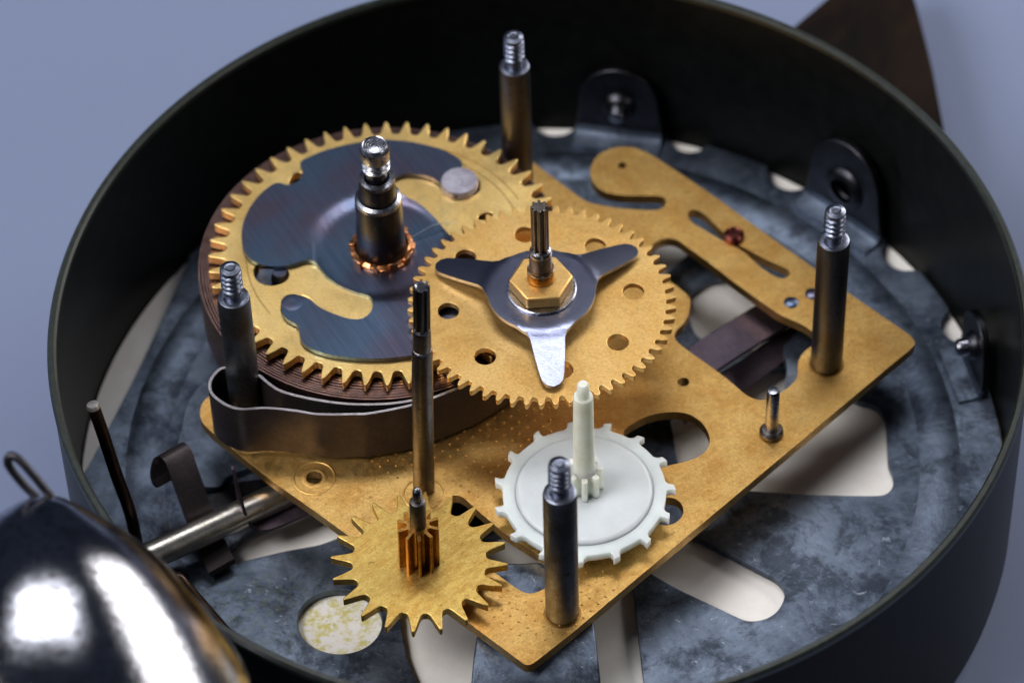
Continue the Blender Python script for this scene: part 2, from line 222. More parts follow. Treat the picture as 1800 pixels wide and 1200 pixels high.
def plastic():
    m, nt, b, v = new_mat('milky_plastic')
    n = noise(nt, v, 0.35, 5, 0.6); c = mix(nt, ramp(nt, n, [(0.35, 0.0), (0.7, 1.0)]), (0.64, 0.72, 0.74), (0.58, 0.65, 0.65))
    d = noise(nt, v, 3.6, 5, 0.6); c = mix(nt, ramp(nt, d, [(0.68, 0.0), (0.74, 0.7)]), c, (0.16, 0.13, 0.09))
    nt.links.new(c, b.inputs['Base Color']); b.inputs['Roughness'].default_value = 0.36
    b.inputs['Subsurface Weight'].default_value = 0.9; b.inputs['Subsurface Radius'].default_value = (1.0, 1.05, 0.95); b.inputs['Subsurface Scale'].default_value = 0.0022
    bump(nt, b, noise(nt, v, 2.5, 5, 0.6), 0.3, 0.00003)
    return m
M['plastic'] = plastic()
M['plastic_used'] = M['plastic'].copy(); M['plastic_used'].name = 'yellowed_plastic'
for n_ in M['plastic_used'].node_tree.nodes:
    if n_.type == 'MIX' and not n_.inputs[6].is_linked: n_.inputs[6].default_value = (.66, .69, .64, 1); n_.inputs[7].default_value = (.58, .57, .47, 1)
def card():
    m, nt, b, v = new_mat('cream_card')
    n = noise(nt, v, 0.12, 6, 0.7); c = mix(nt, ramp(nt, n, [(0.35, 0.0), (0.7, 1.0)]), srgb(247, 244, 240), srgb(232, 226, 221))
    d = noise(nt, v, 2.6, 4, 0.6); c = mix(nt, ramp(nt, d, [(0.70, 0.0), (0.75, 0.7)]), c, srgb(120, 100, 84))
    mp = [k for k in nt.nodes if k.type == 'MAPPING'][0]
    gr = nt.nodes.new('ShaderNodeVectorMath'); gr.operation = 'DISTANCE'; gr.inputs[1].default_value = (-22, -22.5, 0); nt.links.new(mp.outputs[0], gr.inputs[0])
    md = nt.nodes.new('ShaderNodeMapRange'); md.inputs['From Min'].default_value = 5; md.inputs['From Max'].default_value = 7
    md.inputs['To Min'].default_value = 1; md.inputs['To Max'].default_value = 0; nt.links.new(gr.outputs['Value'], md.inputs[0])
    s1 = ramp(nt, noise(nt, v, 0.8, 8, 0.8), [(0.47, 0.0), (0.58, .9)])
    mu = nt.nodes.new('ShaderNodeMath'); mu.operation = 'MULTIPLY'; nt.links.new(md.outputs[0], mu.inputs[0]); nt.links.new(s1, mu.inputs[1])
    c = mix(nt, mu.outputs[0], c, srgb(208, 196, 96))
    s2 = ramp(nt, noise(nt, v, 2.0, 6, 0.8), [(0.60, 0.0), (0.66, 1.0)])
    mu2 = nt.nodes.new('ShaderNodeMath'); mu2.operation = 'MULTIPLY'; nt.links.new(md.outputs[0], mu2.inputs[0]); nt.links.new(s2, mu2.inputs[1])
    c = mix(nt, mu2.outputs[0], c, srgb(110, 108, 60))
    nt.links.new(c, b.inputs['Base Color']); b.inputs['Roughness'].default_value = 0.7
    bump(nt, b, noise(nt, v, 3.0, 4, 0.6), 0.2, 0.00005)
    return m
M['card'] = card()
def paper():
    m, nt, b, v = new_mat('blue_grey_paper')
    n = noise(nt, v, 0.9, 8, 0.7); c = mix(nt, n, (0.125, 0.155, 0.255), (0.14, 0.17, 0.275))
    nt.links.new(c, b.inputs['Base Color']); b.inputs['Roughness'].default_value = 0.75
    bump(nt, b, noise(nt, v, 1.5, 5, 0.6), 0.15, 0.0001)
    return m
M['paper'] = paper()
def chrome():
    m, nt, b, v = new_mat('tarnished_chrome')
    n = noise(nt, v, 0.16, 8, 0.75); c = mix(nt, ramp(nt, n, [(0.4, 0.0), (0.7, 1.0)]), (0.42, 0.43, 0.47), (0.24, 0.24, 0.28))
    s = noise(nt, v, 1.1, 8, 0.8); c = mix(nt, ramp(nt, s, [(0.50, 0.0), (0.62, 0.85)]), c, (0.13, 0.11, 0.12))
    nt.links.new(c, b.inputs['Base Color']); b.inputs['Metallic'].default_value = 1.0
    mr = nt.nodes.new('ShaderNodeMapRange'); mr.inputs['To Min'].default_value = 0.03; mr.inputs['To Max'].default_value = 0.16
    nt.links.new(s, mr.inputs[0]); nt.links.new(mr.outputs[0], b.inputs['Roughness'])
    n1 = bump(nt, b, noise(nt, v, 0.10, 3, 0.5), 0.5, 0.0002); bump(nt, b, s, 0.35, 0.00005, n1)
    return m
M['chrome'] = chrome()
def wood():
    m, nt, b, v = new_mat('dark_brown_bakelite')
    n = noise(nt, v, 0.12, 6, 0.6, (1, 0.3, 1), 0.5); c = mix(nt, ramp(nt, n, [(0.45, 0.0), (0.7, 1.0)]), (0.003, 0.002, 0.002), (0.014, 0.007, 0.004))
    nt.links.new(c, b.inputs['Base Color']); b.inputs['Roughness'].default_value = 0.5; b.inputs['Specular IOR Level'].default_value = 0.06
    return m
M['bakelite'] = wood()

# ---------------------------------------------------------------- mesh helpers (all in millimetres)
class MB:
    def __init__(s): s.v = []; s.f = []
    def add(s, v, f):
        k = len(s.v); s.v += [tuple(p) for p in v]; s.f += [tuple(i + k for i in q) for q in f]; return s
def smooth_loop(pts, it=2):
    lim = .45
    for _ in range(it):
        o = []
        for i in range(len(pts)):
            a = pts[i]; b = pts[(i + 1) % len(pts)]; t = min(.25, lim / max(1e-6, hypot(b[0] - a[0], b[1] - a[1])))
            o += [(a[0] + (b[0] - a[0]) * t, a[1] + (b[1] - a[1]) * t), (b[0] - (b[0] - a[0]) * t, b[1] - (b[1] - a[1]) * t)]
        pts = o; lim *= .5
    return pts
def catmull(pts, n=6, closed=False):
    P = [Vector(p) for p in pts]; N = len(P); o = []
    for i in range(N if closed else N - 1):
        p0 = P[(i - 1) % N] if closed or i > 0 else P[0]; p1 = P[i]; p2 = P[(i + 1) % N]; p3 = P[(i + 2) % N] if closed or i + 2 < N else P[-1]
        for k in range(n):
            t = k / n
            o.append(0.5 * ((2 * p1) + (p2 - p0) * t + (2 * p0 - 5 * p1 + 4 * p2 - p3) * t * t + (-p0 + 3 * p1 - 3 * p2 + p3) * t ** 3))
    if not closed: o.append(P[-1])
    return o
def circ(cx, cy, r, n=32): return [(cx + r * cos(2 * pi * i / n), cy + r * sin(2 * pi * i / n)) for i in range(n)]
def area(l): return sum(l[i][0] * l[(i + 1) % len(l)][1] - l[(i + 1) % len(l)][0] * l[i][1] for i in range(len(l))) / 2
def slab(outer, holes, z0, z1, mb=None):
    """flat plate with holes, evenly triangulated"""
    mb = mb or MB()
    loops = [list(outer) if area(outer) > 0 else list(outer)[::-1]] + [list(h) if area(h) < 0 else list(h)[::-1] for h in holes]
    pts = []; ed = []
    for l in loops:
        k = len(pts); pts += [Vector((p[0], p[1])) for p in l]; ed += [(k + i, k + (i + 1) % len(l)) for i in range(len(l))]
    xs = [p[0] for p in loops[0]]; ys = [p[1] for p in loops[0]]; big = max(max(xs) - min(xs), max(ys) - min(ys))
    def ins(x, y, l):
        c = False
        for i in range(len(l)):
            a = l[i]; b = l[i - 1]
            if (a[1] > y) != (b[1] > y) and x < (b[0] - a[0]) * (y - a[1]) / (b[1] - a[1]) + a[0]: c = not c
        return c
    if 14 < big:
        st = big / 22; nb = len(pts); x = min(xs) + st * .37
        while x < max(xs):
            y = min(ys) + st * .31
            while y < max(ys):
                if ins(x, y, loops[0]) and not any(ins(x, y, h) for h in loops[1:]) and min((x - p[0]) ** 2 + (y - p[1]) ** 2 for p in pts[:nb]) > (st * .45) ** 2: pts.append(Vector((x, y)))
                y += st
            x += st
    vo, eo, fo, _, _, _ = delaunay_2d_cdt(pts, ed, [list(range(len(loops[0])))], 1, 1e-6)
    n = len(vo); v = [(p[0], p[1], z1) for p in vo] + [(p[0], p[1], z0) for p in vo]; f = []; cnt = set()
    for t in fo:
        A, B, C_ = (vo[i] for i in t); mx = (A[0] + B[0] + C_[0]) / 3; my = (A[1] + B[1] + C_[1]) / 3
        if any(ins(mx, my, h) for h in loops[1:]) or not ins(mx, my, loops[0]): continue
        if (B[0] - A[0]) * (C_[1] - A[1]) - (C_[0] - A[0]) * (B[1] - A[1]) < 0: t = t[::-1]
        f += [tuple(t), tuple(q + n for q in t[::-1])]
        for i in range(3): cnt.add((t[i], t[(i + 1) % 3]))
    for a, b in cnt:
        if (b, a) not in cnt: f.append((a, a + n, b + n, b))
    return mb.add(v, f)
def formed(outer, zf, thick, step):
    """sheet with outline, height from zf(x,y), thickness downwards"""
    outer = list(outer) if area(outer) > 0 else list(outer)[::-1]
    n = len(outer); xs = [p[0] for p in outer]; ys = [p[1] for p in outer]
    def inside(x, y):
        c = False
        for i in range(n):
            a = outer[i]; b = outer[i - 1]
            if (a[1] > y) != (b[1] > y) and x < (b[0] - a[0]) * (y - a[1]) / (b[1] - a[1]) + a[0]: c = not c
        return c
    def far(x, y): return min((x - p[0]) ** 2 + (y - p[1]) ** 2 for p in outer) > (step * .4) ** 2
    pts = [Vector(p) for p in outer]
    x = min(xs)
    while x < max(xs):
        y = min(ys)
        while y < max(ys):
            if inside(x, y) and far(x, y): pts.append(Vector((x, y)))
            y += step
        x += step
    vo, eo, fo, _, _, _ = delaunay_2d_cdt(pts, [(i, (i + 1) % n) for i in range(n)], [list(range(n))], 1, 1e-5)
    N = len(vo); v = [(p[0], p[1], zf(p[0], p[1])) for p in vo]; v += [(a, b, c - thick) for a, b, c in v]; f = []
    cnt = {}
    for t in fo:
        A, B, C_ = (vo[i] for i in t)
        if (B[0] - A[0]) * (C_[1] - A[1]) - (C_[0] - A[0]) * (B[1] - A[1]) < 0: t = t[::-1]
        f.append(tuple(t)); f.append(tuple(i + N for i in t[::-1]))
        for i in range(3): cnt[(t[i], t[(i + 1) % 3])] = 1
    for (a, b) in list(cnt):
        if (b, a) not in cnt: f.append((a, a + N, b + N, b))
    return MB().add(v, f)
def lathe(prof, n=40, cx=0, cy=0, mb=None, frame=None):
    mb = mb or MB(); v = []; f = []
    for r, z in prof:
        for i in range(n):
            a = 2 * pi * i / n; v.append((cx + r * cos(a), cy + r * sin(a), z))
    for k in range(len(prof) - 1):
        for i in range(n):
            j = (i + 1) % n; f.append((k * n + i, k * n + j, (k + 1) * n + j, (k + 1) * n + i))
    v.append((cx, cy, prof[0][1])); v.append((cx, cy, prof[-1][1])); L = len(v); K = (len(prof) - 1) * n
    for i in range(n):
        j = (i + 1) % n; f.append((j, i, L - 2)); f.append((K + i, K + j, L - 1))
    if frame: v = [frame @ Vector(p) for p in v]
    return mb.add(v, f)
def lathe_open(prof, n=96, closed=True):
    v = []; f = []; K = len(prof)
    for r, z in prof:
        for i in range(n): a = 2 * pi * i / n; v.append((r * cos(a), r * sin(a), z))
    for k in range(K if closed else K - 1):
        l = (k + 1) % K
        for i in range(n):
            j = (i + 1) % n; f.append((k * n + i, k * n + j, l * n + j, l * n + i))
    return MB().add(v, f)
def thread(r, z0, z1, pitch, depth, cx=0, cy=0, n=28, cap=0.35, mb=None):
    """helical ridge, chamfered flat tip"""
    mb = mb or MB(); per = 8; K = int((z1 - cap - z0) / pitch * per); v = []; f = []
    prof = lambda u: r - depth * (abs(((u % 1) * 2) - 1)) ** 1.3
    for k in range(K + 1):
        z = z0 + (z1 - cap - z0) * k / K
        env = min(1, (z - z0) / pitch, (z1 - cap - z) / pitch + 0.55)
        for i in range(n):
            a = 2 * pi * i / n; rr = (r - depth) + (prof(z / pitch - i / n) - (r - depth)) * env
            v.append((cx + rr * cos(a), cy + rr * sin(a), z))
    rows = K + 1
    for rr, z in ((r - depth * .2, z1 - cap + .02), (r - depth * .3, z1 - cap * .55), (r - depth - cap * .6, z1 - .02), (r - depth - cap * .75, z1 - .05), ((r - depth) * .3, z1 - .04)):
        for i in range(n): a = 2 * pi * i / n; v.append((cx + rr * cos(a), cy + rr * sin(a), z))
        rows += 1
    for k in range(rows - 1):
        for i in range(n):
            j = (i + 1) % n; f.append((k * n + i, k * n + j, (k + 1) * n + j, (k + 1) * n + i))
    v.append((cx, cy, z1 - .04)); L = len(v) - 1
    for i in range(n): f.append(((rows - 1) * n + i, (rows - 1) * n + (i + 1) % n, L))
    return mb.add(v, f)
def tube(path, r, n=14, mb=None, radii=None):
    mb = mb or MB(); P = [Vector(p) for p in path]; v = []; f = []; up = None
    for i, p in enumerate(P):
        t = (P[min(i + 1, len(P) - 1)] - P[max(i - 1, 0)]).normalized()
        if up is None: up = Vector((0, 0, 1)) if abs(t.z) < .9 else Vector((1, 0, 0))
        s = t.cross(up).normalized(); up = s.cross(t).normalized(); rr = radii[i] if radii else r
        for k in range(n): a = 2 * pi * k / n; v.append(p + s * rr * cos(a) + up * rr * sin(a))
    for i in range(len(P) - 1):
        for k in range(n): l = (k + 1) % n; f.append((i * n + k, i * n + l, (i + 1) * n + l, (i + 1) * n + k))
    f.append(tuple(range(n))[::-1]); f.append(tuple((len(P) - 1) * n + k for k in range(n)))
    return mb.add(v, f)
def sweep(path, across, thick, mb=None):
    """flat strip: path of centre points, across = width vectors (full width), thick along the normal"""
    mb = mb or MB(); P = [Vector(p) for p in path]; v = []; f = []
    for i, p in enumerate(P):
        t = (P[min(i + 1, len(P) - 1)] - P[max(i - 1, 0)]).normalized()
        a = Vector(across[i] if isinstance(across, list) else across); nrm = t.cross(a).normalized() * thick / 2; a = a / 2
        v += [p - a - nrm, p + a - nrm, p + a + nrm, p - a + nrm]
    for i in range(len(P) - 1):
        for k in range(4): l = (k + 1) % 4; f.append((i * 4 + k, i * 4 + l, (i + 1) * 4 + l, (i + 1) * 4 + k))
    e = (len(P) - 1) * 4; f += [(3, 2, 1, 0), (e, e + 1, e + 2, e + 3)]
    return mb.add(v, f)
def box(x0, x1, y0, y1, z0, z1, mb=None): return slab([(x0, y0), (x1, y0), (x1, y1), (x0, y1)], [], z0, z1, mb)
def finish(name, mb, mat, parent=None, base=(0, 0, 0), sharp=35, bev=0.0, seg=2, smooth=True):
    B = Vector(base); me = bpy.data.meshes.new(name)
    me.from_pydata([((p[0] - B.x) * MM, (p[1] - B.y) * MM, (p[2] - B.z) * MM) for p in mb.v], [], mb.f); me.update()
    bm = bmesh.new(); bm.from_mesh(me); bmesh.ops.recalc_face_normals(bm, faces=bm.faces); bm.to_mesh(me); bm.free()
    if smooth: me.shade_smooth(); me.set_sharp_from_angle(angle=radians(sharp))
    me.materials.append(M[mat])
    o = bpy.data.objects.new(name, me); COL.objects.link(o)
    if parent: o.parent = parent
    else: o.location = B * MM
    if bev:
        b = o.modifiers.new('bevel', 'BEVEL'); b.width = bev * MM; b.segments = seg; b.limit_method = 'ANGLE'; b.angle_limit = radians(50); b.harden_normals = False
    return o
class Thing:
    """an Empty at the base; parts are given in scene millimetres"""
    def __init__(s, name, label, cat, base, group=None):
        s.base = Vector(base); s.o = bpy.data.objects.new(name, None); COL.objects.link(s.o); s.o.location = s.base * MM
        s.o.empty_display_size = 0.005
        s.o['label'] = label; s.o['category'] = cat
        if group: s.o['group'] = group
    def part(s, name, mb, mat, under=None, label=None, kind=None, **k):
        o = finish(name, mb, mat, under or s.o, s.base, **k)
        if label: o['label'] = label
        if kind: o['kind'] = kind
        return o
def tag(o, label, cat, group=None):
    o['label'] = label; o['category'] = cat
    if group: o['group'] = group
    return o
def gear_loop(cx, cy, ro, rr, n, prof, phase=0.0):
    pts = []
    for i in range(n):
        for fr, h in prof:
            a = 2 * pi * (i + fr) / n + phase; r = rr + (ro - rr) * h; pts.append((cx + r * cos(a), cy + r * sin(a)))
    return pts
CUSP = [(-.50, .0), (-.40, .01), (-.31, .07), (-.25, .2), (-.20, .42), (-.14, .68), (-.08, .9), (-.03, .995), (.03, .995), (.08, .9), (.14, .68), (.20, .42), (.25, .2), (.31, .07), (.40, .01)]
FINE = [(-.50, 0), (-.38, .03), (-.30, .14), (-.25, .38), (-.19, .72), (-.10, .95), (0, 1.0), (.10, .95), (.19, .72), (.25, .38), (.30, .14), (.38, .03)]
SPIKE = [(-.50, 0), (-.40, .0), (-.31, .07), (-.24, .22), (-.13, .62), (-.045, .98), (.035, 1.0), (.06, .93), (.13, .62), (.22, .26), (.30, .07), (.40, .0)]

# ---------------------------------------------------------------- the table
tb = finish('tabletop', box(-1500, 1500, -1200, 2500, -35, -15.2), 'paper'); tb['kind'] = 'structure'

# ---------------------------------------------------------------- clock case
c = Thing('clock_case', 'round dark green tin clock case standing open with the movement inside', 'clock case', (0, 0, -15.2))
sh = c.part('shell', lathe_open([(48.6, -15.2), (49.4, -15.1), (49.9, -14.4), (50.1, -13), (50.1, 13.3), (49.35, 13.3), (49.35, -10.9), (48.0, -10.9)], 256), 'paint')
c.part('rim', lathe_open([(50.18, 13.2), (50.2, 13.75), (49.95, 14.1), (49.5, 14.1), (49.27, 13.8), (49.27, 13.2)], 256), 'lip')
d = finish('dial_card', slab(circ(0, 0, 49.2, 128), [circ(0, 0, 1.2, 24)], -10.8, -9.2), 'card', None, (0, 0, -10.8))
tag(d, 'cream card disc with yellow stains lying under the pierced zinc plate', 'dial')

# ---------------------------------------------------------------- zinc mounting plate
zt = -8.0
def round_notch(px, py, r):
    """scallop cut into the edge of the disc"""
    return (atan2(py, px), r, hypot(px, py))
RZ = 48.9; chord = [Vector(p) for p in D['cut_chord']]
notches = [round_notch(x, y, r) for (x, y), r in zip(D['scallops'], (1.9, 1.8, 2.0, 2.1, 2.0, 0.1))]
outl = []
N = 720
for i in range(N):
    a = 2 * pi * i / N; r = RZ
    deg = math.degrees(a)
    for na, nr, nd in notches[:5]:
        da = abs((a - na + pi) % (2 * pi) - pi) * RZ
        if da < nr * 1.25: r = min(r, RZ - nr * 1.05 * math.sqrt(max(0, 1 - (da / (nr * 1.25)) ** 2)))
    if 142 < deg < 181:
        t = (deg - 142) / 39; r = min(r, RZ - 3.3 * sin(pi * t) ** 0.8)
    outl.append((r * cos(a), r * sin(a)))
CH = {k: smooth_loop(D[k], 2) for k in ('cut_right', 'cut_slot', 'cut_bottom', 'cut_left', 'cut_round', 'cut_top', 'cut_yellow')}
z = Thing('mounting_plate', 'mottled blue grey zinc disc with cut-outs and tabs at the bottom of the case', 'mounting plate', (0, 0, -9.6))
zd = z.part('disc', slab(outl, [CH[k] for k in CH], zt - 0.9, zt), 'zinc', bev=0.34, seg=3)
rdg = lathe_open([(40.0, -8.05), (40.7, -7.85), (41.4, -7.68), (42.3, -7.62), (43.2, -7.68), (43.9, -7.85), (44.6, -8.05)], 160, False)
z.part('pressed_ridge', rdg, 'zinc', under=zd, sharp=80)
pad = catmull([(-37.6, 8.5), (-38.6, 4), (-38.9, 0.5), (-38.2, -2.3), (-36.6, -3.9), (-34.2, -4.2), (-33.0, -2.6), (-29, -1.2), (-24, -1.5), (-20, 1.0), (-18, 6), (-20, 12), (-28, 15), (-34, 13)], 5, True)
z.part('raised_pad', slab([(p.x, p.y) for p in pad], [], zt + 0.02, zt + 1.1), 'zinc', bev=0.45, seg=3)
z.part('recess_shade', slab(smooth_loop([(p[0] - .3, p[1] - 1.6) for p in D['recess']], 2), [], zt + 0.02, zt + 0.35), 'black_steel', bev=0.1)  # dark slab laid in for the shade of the deep recess, not a real plate
z.part('lug', slab(smooth_loop(D['lobe'], 2), [], -6.2, -5), 'zinc', bev=0.15)
z.part('lug_post', lathe([(1.2, zt), (1.2, -6.21)], 20, 28.6, 8.5), 'black_steel')
# tabs bent up along the wall
def tab(ang, hw, top, hole, rhole):
    ca, sa = cos(ang), sin(ang); radial = Vector((ca, sa, 0)); tang = Vector((-sa, ca, 0)); R0 = 48.2
    h0 = zt - .4; zc = top - hw
    loop = [(-hw * 1.12, h0 + .2), (hw * 1.12, h0 + .2)] + [(hw * cos(t), zc + hw * sin(t)) for t in [pi * k / 18 for k in range(19)]]
    mb = slab(loop, [circ(0, hole, rhole, 20)], -0.45, 0.45)
    mb.v = [tuple(radial * (math.sqrt(R0 * R0 - p[0] ** 2) - p[2] - 0.2) + tang * p[0] + Vector((0, 0, p[1]))) for p in mb.v]
    t = z.part('tab', mb, 'black_steel', bev=0.15)  # darker than the zinc disc: the wall's dark reflection is put into the colour
    fl = sweep([radial * (R0 - 3.2) + Vector((0, 0, zt + .1)), radial * (R0 - 1.6) + Vector((0, 0, zt + .16)), radial * (R0 - .9) + Vector((0, 0, zt + .5)), radial * (R0 - .65) + Vector((0, 0, zt + 1.3))], tang * hw * 2.2, 0.5)
    z.part('bend', fl, 'zinc', under=t)
    fr = Matrix.Translation(radial * (R0 - .6) + Vector((0, 0, hole))) @ (-radial).to_track_quat('Z', 'Y').to_matrix().to_4x4()
    mb = MB(); ring = [(rhole * 1.15, 0), (rhole * 2.0, 0), (rhole * 1.9, .3), (rhole * 1.5, .75), (rhole * 1.15, .8)]
    lo = lathe_open(ring, 28); lo.v = [tuple(fr @ Vector(p)) for p in lo.v]
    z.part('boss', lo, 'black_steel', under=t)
    return t, fr
for ang, hw, top, hole, rh, screw in ((atan2(46.35, 10.31), 4.5, 2.4, -3.2, 1.0, True), (atan2(32.4, 35.0), 5.0, 3.6, -3.0, 1.4, False), (atan2(9.2, 48.6), 3.5, .6, -3.4, .85, True)):
    t, fr = tab(ang, hw, top, hole, rh)
    if screw:
        sm = lathe([(1.0, -.3), (1.0, 1.6), (.8, 2.0), (.3, 2.1)], 20, frame=fr)
        z.part('screw', sm, 'bright_steel', under=t)
# bent foot carrying the movement plate
bx = [(-1.2, -20, -1.95), (-1.3, -27, -1.95), (-1.4, -29.5, -2.0), (-1.5, -31.6, -2.35), (-1.55, -33.4, -3.2), (-1.6, -34.8, -4.7), (-1.6, -35.7, -6.6), (-1.6, -36.6, -8.2)]
bp = catmull(bx, 4)
wd = [Vector((10.4 + 3.0 * min(1, max(0, (-p.y - 22) / 14)), 0, 0)) for p in bp]
z.part('foot', sweep(bp, wd, 0.9), 'zinc', bev=0.2, sharp=50)

# ---------------------------------------------------------------- brass movement plate
bt = Thing('movement_plate', 'brass movement plate with four threaded steel pillars', 'clock movement', (0, 0, -1.2))
HO = {k: smooth_loop(D[k], 2) for k in ('hole_fork', 'slot', 'hole_oval', 'hole_round', 'hole_cut')}
outer = smooth_loop(D['plate'], 2)
sm_holes = [(D['ringF'], .95), (D['screwE'], .62), (D['dimple'], .5)]
HL = [HO[k] for k in HO] + [circ(p[0], p[1], r, 24) for p, r in sm_holes]
plate = bt.part('plate', slab(outer, HL, -1.2, 0), 'brass', bev=0.2, seg=3)
def inpoly(x, y, l):
    c = False
    for i in range(len(l)):
        a = l[i]; b = l[i - 1]
        if (a[1] > y) != (b[1] > y) and x < (b[0] - a[0]) * (y - a[1]) / (b[1] - a[1]) + a[0]: c = not c
    return c
dm = MB(); ax = radians(-43); cnt = 0
for i in range(-40, 41):
    for j in range(-40, 41):
        u, v_ = i * 1.15, j * 1.15; x = u * cos(ax) - v_ * sin(ax); y = u * sin(ax) + v_ * cos(ax)
        if not ((-18 < x < 1.5 and -13 < y < 2.5 and x + y > -26) or hypot(x - 9.5, y - 25.5) < 6.5 or (hypot(x, y + 24) < 7)): continue
        if hypot(x - D['ringF'][0], y - D['ringF'][1]) < 3 or hypot(x - D['ringL'][0], y - D['ringL'][1]) < 2.8: continue
        
        if not all(inpoly(x + dx, y + dy, outer) and not any(inpoly(x + dx, y + dy, h) for h in HL) for dx, dy in ((.5, 0), (-.5, 0), (0, .5), (0, -.5))): continue
        lathe([(.17, -.02), (.12, .07), (.04, .10)], 8, x, y, dm); cnt += 1
bt.part('dimples', dm, 'brass', under=plate, kind='stuff')
for p, r in ((D['ringF'], 2.15), (D['ringL'], 2.1)):
    lo = lathe_open([(r - .12, .0), (r - .06, .05), (r + .06, .05), (r + .12, .0)], 48, False); lo.v = [(a + p[0], b + p[1], e) for a, b, e in lo.v]
    bt.part('stamped_ring', lo, 'brass', under=plate)
lo = lathe_open([(.8, -.6), (.85, .03), (1.15, .08), (1.35, .02)], 32, False); lo.v = [(a + D['ringF'][0], b + D['ringF'][1], e) for a, b, e in lo.v]
bt.part('hole_lip', lo, 'brass', under=plate)
PIL = [(1.34, -27.72), (30.38, 4.05), (-1.50, 30.81), (-30.75, -.91)]
for k, (x, y) in enumerate(PIL):
    p = bt.part('pillar', lathe([(1.45, -.5), (1.55, .02), (1.64, .35), (1.68, .5), (1.68, 18.9), (1.60, 19.15), (1.38, 19.3)], 40, x, y), 'pillar_brown' if k in (1, 2) else 'pillar_steel')
    p.rotation_euler = (0, 0, 0)
    mb = lathe([(.86, 19.2), (.86, 19.95)], 28, x, y); thread(1.14, 19.8, 23.7, .68, .34, x, y, mb=mb)
    bt.part('threaded_tip', mb, 'tip_steel', under=p)
    bt.part('base_ring', lathe([(1.9, -.02), (1.86, .03), (1.7, .045), (1.6, .04)], 36, x, y), 'brass_pinion', under=p)
    if k == 0:
        bt.part('shoulder', lathe([(1.63, 18.95), (1.60, 19.25), (1.3, 19.42), (1.0, 19.4)], 36, x, y), 'tip_steel', under=p)
    else:
        bt.part('shoulder', lathe([(1.63, 18.95), (1.60, 19.22), (1.3, 19.35), (1.0, 19.34)], 36, x, y), 'tip_steel', under=p)
pn = bt.part('pin', lathe([(.5, 0), (.72, .6), (.70, 6.6), (.55, 6.95), (.2, 7.0)], 28, 23.9, -5.31), 'bright_steel')
bt.part('collar', lathe([(1.1, 0.0), (1.25, .15), (1.25, .55), (1.0, .85), (.75, .9)], 32, 23.9, -5.31), 'arbor_steel', under=pn)
rv = D['riv']
bt.part('rivet', lathe([(.75, -.1), (.78, .12), (.5, .25), (.1, .27)], 28, *rv[0]), 'blue_steel')
bt.part('rivet', lathe([(.75, -.1), (.78, .12), (.5, .25), (.1, .27)], 28, *rv[1]), 'blue_steel')
bt.part('stud', lathe([(1.0, -1.3), (1.15, .15), (1.1, .6), (.85, .85), (.7, .7), (.4, .72)], 32, *rv[2]), 'jewel', label='round reddish stud in the slot of the brass plate')

# ---------------------------------------------------------------- mainspring (ribbon steel)
sp = Thing('mainspring', 'brown coiled ribbon spring under the big brass gear, its end looped round a pillar', 'spring', (-15.7, 14.8, 0.4))
SC = Vector((-16.3, 14.5)); pts = []
turns = 17; r0 = 14.4; r1 = 19.6; a_end = radians(-46); K = turns * 72
for k in range(K):
    a = a_end + 2 * pi * (turns) * (1 - k / K); r = r0 + (r1 - r0) * k / K
    a = a_end - 2 * pi * turns * (1 - k / K) * -1
    pts.append((SC.x + r * cos(-(a - a_end) + a_end), SC.y + r * sin(-(a - a_end) + a_end)))
# spiral runs clockwise outward seen from below: unwind so that it ends on the free strand
pts = []
for k in range(K):
    u = k / K; a = a_end + 2 * pi * turns * (1 - u); r = r0 + (r1 - r0) * u + 0.05 * sin(a * 3 + u * 9)
    pts.append((SC.x + r * cos(a), SC.y + r * sin(a)))
def ribbon(path, z0, z1, th, wob=0.0):
    v = []; f = []; n = len(path)
    for i, p in enumerate(path):
        a = Vector(path[max(i - 1, 0)]); b = Vector(path[min(i + 1, n - 1)]); t = (b - a).normalized(); nn = Vector((-t.y, t.x)) * th / 2
        zz = z1 + wob * sin(i * .07)
        v += [(p[0] - nn.x, p[1] - nn.y, z0), (p[0] + nn.x, p[1] + nn.y, z0), (p[0] + nn.x, p[1] + nn.y, zz), (p[0] - nn.x, p[1] - nn.y, zz)]
    for i in range(n - 1):
        for k in range(4): l = (k + 1) % 4; f.append((i * 4 + k, i * 4 + l, i * 4 + 4 + l, i * 4 + 4 + k))
    e = (n - 1) * 4; f += [(3, 2, 1, 0), (e, e + 1, e + 2, e + 3)]
    return MB().add(v, f)
sp.part('coil', ribbon(pts, .5, 7.15, .20, .05), 'coil_steel', sharp=50)
st = [Vector(p) for p in D['strand']][1:]
st = [Vector(pts[-1])] + st[1:]
st = catmull(st, 8)
os_ = sp.part('outer_strand', ribbon([(p.x, p.y) for p in st], .45, 7.1, .34), 'spring_steel', sharp=50)
sp.part('polished_edge', ribbon([(p.x, p.y) for p in st], 7.1, 7.16, .27), 'edge_silver', under=os_, sharp=50)

